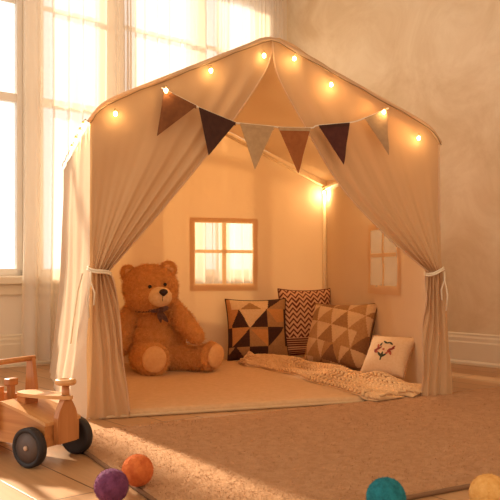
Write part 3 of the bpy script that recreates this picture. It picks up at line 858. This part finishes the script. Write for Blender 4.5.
cR = fab('weave_maroon', '#6a2d20', '#77382a')
def pat3(x, y):
    z = abs(((x+1)*3.6) % 1-.5)*2
    if y < -.45: return 1 if (y*14) % 1 < .55 else 0
    return 1 if ((y+1)*6.5+z*.9) % 1 < .45 else 0
cushion('chevron_cushion', .31, .37, .11, (.305, 4.115, .212), (.95, .30, .0), (.02, .10, .99), [fab('weave_blush', '#dcae86', '#e3b891'), cR], pat3,
        'cushion with maroon and cream zigzag pattern standing behind the two triangle ones', n=90, trim=cR)
cS = fab('linen_sand', '#dcb992', '#e2c29d')
o4, f4 = cushion('small_cushion', .215, .20, .08, (.588, 3.195, .130), (.74, -.64, .02), (.42, .40, .75), [cS], lambda x, y: 0,
                 'small pale cushion embroidered with a wreath of flowers, at the right tent wall', n=28, trim=fab('linen_trim', '#b98a62'))
M_flr, M_leaf, M_flr2 = pmat('thread_red', '#8a2f25', .8, bump=0), pmat('thread_dark_green', '#3b3a22', .8, bump=0), pmat('thread_rust', '#b3543a', .8, bump=0)
def petals(lst, m, nm):
    for x, y, a, l, w in lst:
        x, y, l, w = x*1.25, y*1.25+.006, l*1.3, w*1.45
        bm = bmesh.new(); ring = []
        for k in range(12):
            t = 2*PI*k/12; ex, ey = cos(t)*l, sin(t)*w*(1-.3*cos(t))
            X = x+ex*cos(a)-ey*sin(a); Y = y+ex*sin(a)+ey*cos(a)
            p = f4(X/.1075, Y/.10, 1); p.y -= .0014; ring.append(bm.verts.new(p))
        p = f4(x/.1075, y/.10, 1); p.y -= .0030; cv = bm.verts.new(p)
        for k in range(12): bm.faces.new((ring[k], ring[(k+1) % 12], cv))
        obj(nm, bm, m, o4)
petals([(-.030, .002, 1.2, .011, .0045), (-.022, .006, .6, .010, .004), (-.034, -.006, 2.2, .009, .004), (.024, .004, .4, .012, .0045), (.020, -.006, -.5, .010, .0045), (.030, .012, 1.0, .008, .0035)], M_flr, 'embroidered_flower')
petals([(-.004, .002, 1.2, .004, .004), (-.030, .016, 1.9, .007, .004), (.026, -.012, -1.0, .008, .004), (-.026, -.010, -.2, .006, .004), (.012, -.012, .8, .006, .004)], M_flr2, 'embroidered_flower')
petals([(-.004, -.020, 1.57, .012, .004), (.006, -.020, .7, .011, .0035), (-.014, -.018, 2.4, .011, .0035), (-.004, -.032, 1.5, .009, .0025), (-.008, .032, 2.6, .010, .003), (.006, .030, .3, .009, .003), (.018, .026, -.6, .008, .003), (-.02, .022, 1.2, .007, .003)], M_leaf, 'embroidered_leaf')

# ------------------------------------------------------------------ knitted blanket
M_knit = pmat('chunky_knit', '#d8ab7a', .9, '#e2b988', nscale=60, bump=.5, bscale=350, bdist=.002, sheen=.3)
spine = [(-.035, 3.80), (.06, 3.76), (.17, 3.64), (.28, 3.44), (.38, 3.21), (.49, 2.99), (.600, 2.84)]
wid = [.06, .115, .125, .12, .13, .145, .16]
def blk0(a, b):
    P = poly(spine, a); Q = poly(spine, min(1, a+.01))-poly(spine, max(0, a-.01)); Q.normalize(); nn = Vector((-Q.y, Q.x))
    x = a*6; i_ = min(5, int(x)); w = L(wid[i_], wid[i_+1], x-i_)
    w *= 1+.22*noise.noise(Vector((a*5, 1 if b > 0 else 5, 0)))+.06*sin(a*23+b*2)
    endr = min(1, a/.04, (1-a)/.012); w *= math.sqrt(max(.02, 1-(1-endr)**2))
    shift = .02*sin(b*5+a*13)*(1-b*b)
    p = P+nn*b*w+Q*shift
    e = 1-abs(b); ed = math.sqrt(max(0, 1-(1-min(1, e/.12))**2))*min(1, math.sqrt(max(0, min(1, a/.03)))) * min(1, math.sqrt(max(0, (1-a)/.015)))
    r1 = (.5+.5*sin(b*6.5+a*6+1.6*sin(a*8)))**1.5
    r2 = (.5+.5*sin(b*3.2-a*15+.6))**1.5
    folds = .030*r1*(1-.45*a)+.026*r2*(1-.5*a)+.03*max(0, noise.noise(Vector((a*8, b*2.4, 2))))
    folds += .030*math.exp(-((b-.45)/.3)**2)*math.exp(-((a-.27)/.13)**2)+.020*math.exp(-((b-.5)/.3)**2)*math.exp(-((a-.62)/.12)**2)
    z = .026+ed*(.003+folds*.95*(1-b**4))
    d = (Vector((p.x, p.y))-FL).dot(NF)          # past the mat edge the end of the blanket drops to the rug
    if d > .0: z -= min(.010, d*.4)
    return Vector((p.x, p.y, z)), w
def blk(a, b):
    P, w = blk0(a, b); e = .004
    t1 = blk0(min(1, a+e), b)[0]-blk0(max(0, a-e), b)[0]; t2 = blk0(a, min(1, b+.01))[0]-blk0(a, max(-1, b-.01))[0]
    n_ = t1.cross(t2)
    n_ = n_.normalized() if n_.length > 1e-9 else Vector((0, 0, 1))
    if n_.z < 0: n_ = -n_
    return P, n_, t1.normalized(), t2.normalized(), w
bc = Vector((.30, 3.4, .025)); bm = bmesh.new()
grid(bm, lambda a, b: blk0(a, b)[0]-bc, lsp(0, 1, 160), lsp(-1, 1, 50))
NC, NS = 11, 58
unit = bmesh.new(); bmesh.ops.create_uvsphere(unit, u_segments=8, v_segments=6, radius=1)
uv_ = [v.co.copy() for v in unit.verts]; uf = [[v.index for v in f.verts] for f in unit.faces]; unit.free()
rnd = random.Random(11)
for c_ in range(NC):
    for k in range(NS):
        for hs in (-1, 1):
            a_ = .012+.976*(k+.5)/NS; b_ = -.97+1.94*(c_+.5+hs*.235)/NC
            P, n_, t1, t2, w_ = blk(a_, b_)
            if w_ < .03: continue
            ang = hs*.55*(1 if c_ % 2 == 0 else 1)+rnd.uniform(-.12, .12)
            side_ = n_.cross(t1).normalized(); t1 = side_.cross(n_).normalized()
            if side_.dot(t2) < 0: side_ = -side_
            ax = t1*cos(ang)+side_*sin(ang); ay = n_.cross(ax)
            wl = w_*2*.93/NC*.27
            base = P+n_*(.004+rnd.uniform(-.001, .001))-bc
            vsn = []
            for u_ in uv_:
                q = base+ax*(u_.x*.0165)+ay*(u_.y*max(.004, wl))+n_*(u_.z*.0062)
                q.z = max(q.z, .0005 if (Vector((q.x+bc.x, q.y+bc.y))-FL).dot(NF) < .012 else -.010)
                vsn.append(bm.verts.new(q))
            for f_ in uf: bm.faces.new([vsn[i_] for i_ in f_])
o = obj('knit_blanket', bm, M_knit); o.location = bc
tag(o, 'chunky knitted tan blanket crumpled across the mat in front of the cushions', 'blanket')

# ------------------------------------------------------------------ light and camera
sun = bpy.data.lights.new('sun', 'SUN'); sun.energy = 9.5; sun.angle = R_ = math.radians(3.6); sun.color = (1, .84, .64)
so_ = bpy.data.objects.new('sun', sun); COL.objects.link(so_)
el = math.radians(27); h = Vector((.57, -.82)).normalized()
d = Vector((h.x*cos(el), h.y*cos(el), -sin(el))); so_.rotation_euler = d.to_track_quat('-Z', 'Y').to_euler()
so_.location = (-3, 8, 4)

w = bpy.data.worlds.new('sky'); sc.world = w; w.use_nodes = True; t = w.node_tree; t.nodes.clear()
out = t.nodes.new('ShaderNodeOutputWorld'); bg = t.nodes.new('ShaderNodeBackground'); tc = t.nodes.new('ShaderNodeTexCoord')
dot = t.nodes.new('ShaderNodeVectorMath'); dot.operation = 'DOT_PRODUCT'; dot.inputs[1].default_value = (-.64, .768, 0)
rp = t.nodes.new('ShaderNodeValToRGB'); mr = t.nodes.new('ShaderNodeMapRange'); mr.inputs['From Min'].default_value = -1
e = rp.color_ramp.elements; e[0].position = .40; e[0].color = (.88, .69, .51, 1); e[1].position = .60; e[1].color = (1.55, 1.48, 1.4, 1)
t.links.new(tc.outputs['Generated'], dot.inputs[0]); t.links.new(dot.outputs['Value'], mr.inputs['Value']); t.links.new(mr.outputs[0], rp.inputs[0])
t.links.new(rp.outputs[0], bg.inputs[0]); t.links.new(bg.outputs[0], out.inputs[0]); bg.inputs[1].default_value = 1.0

cam = bpy.data.cameras.new('camera'); cam.sensor_width = 36; cam.lens = 54; cam.shift_y = .044; cam.clip_start = .05
co = bpy.data.objects.new('camera', cam); COL.objects.link(co); co.location = (0, 0, .488); co.rotation_euler = (PI/2, 0, 0)
sc.camera = co
vs = sc.view_settings; vs.view_transform = 'Standard'; vs.look = 'None'; vs.gamma = 1; vs.exposure = .30; vs.use_curve_mapping = False
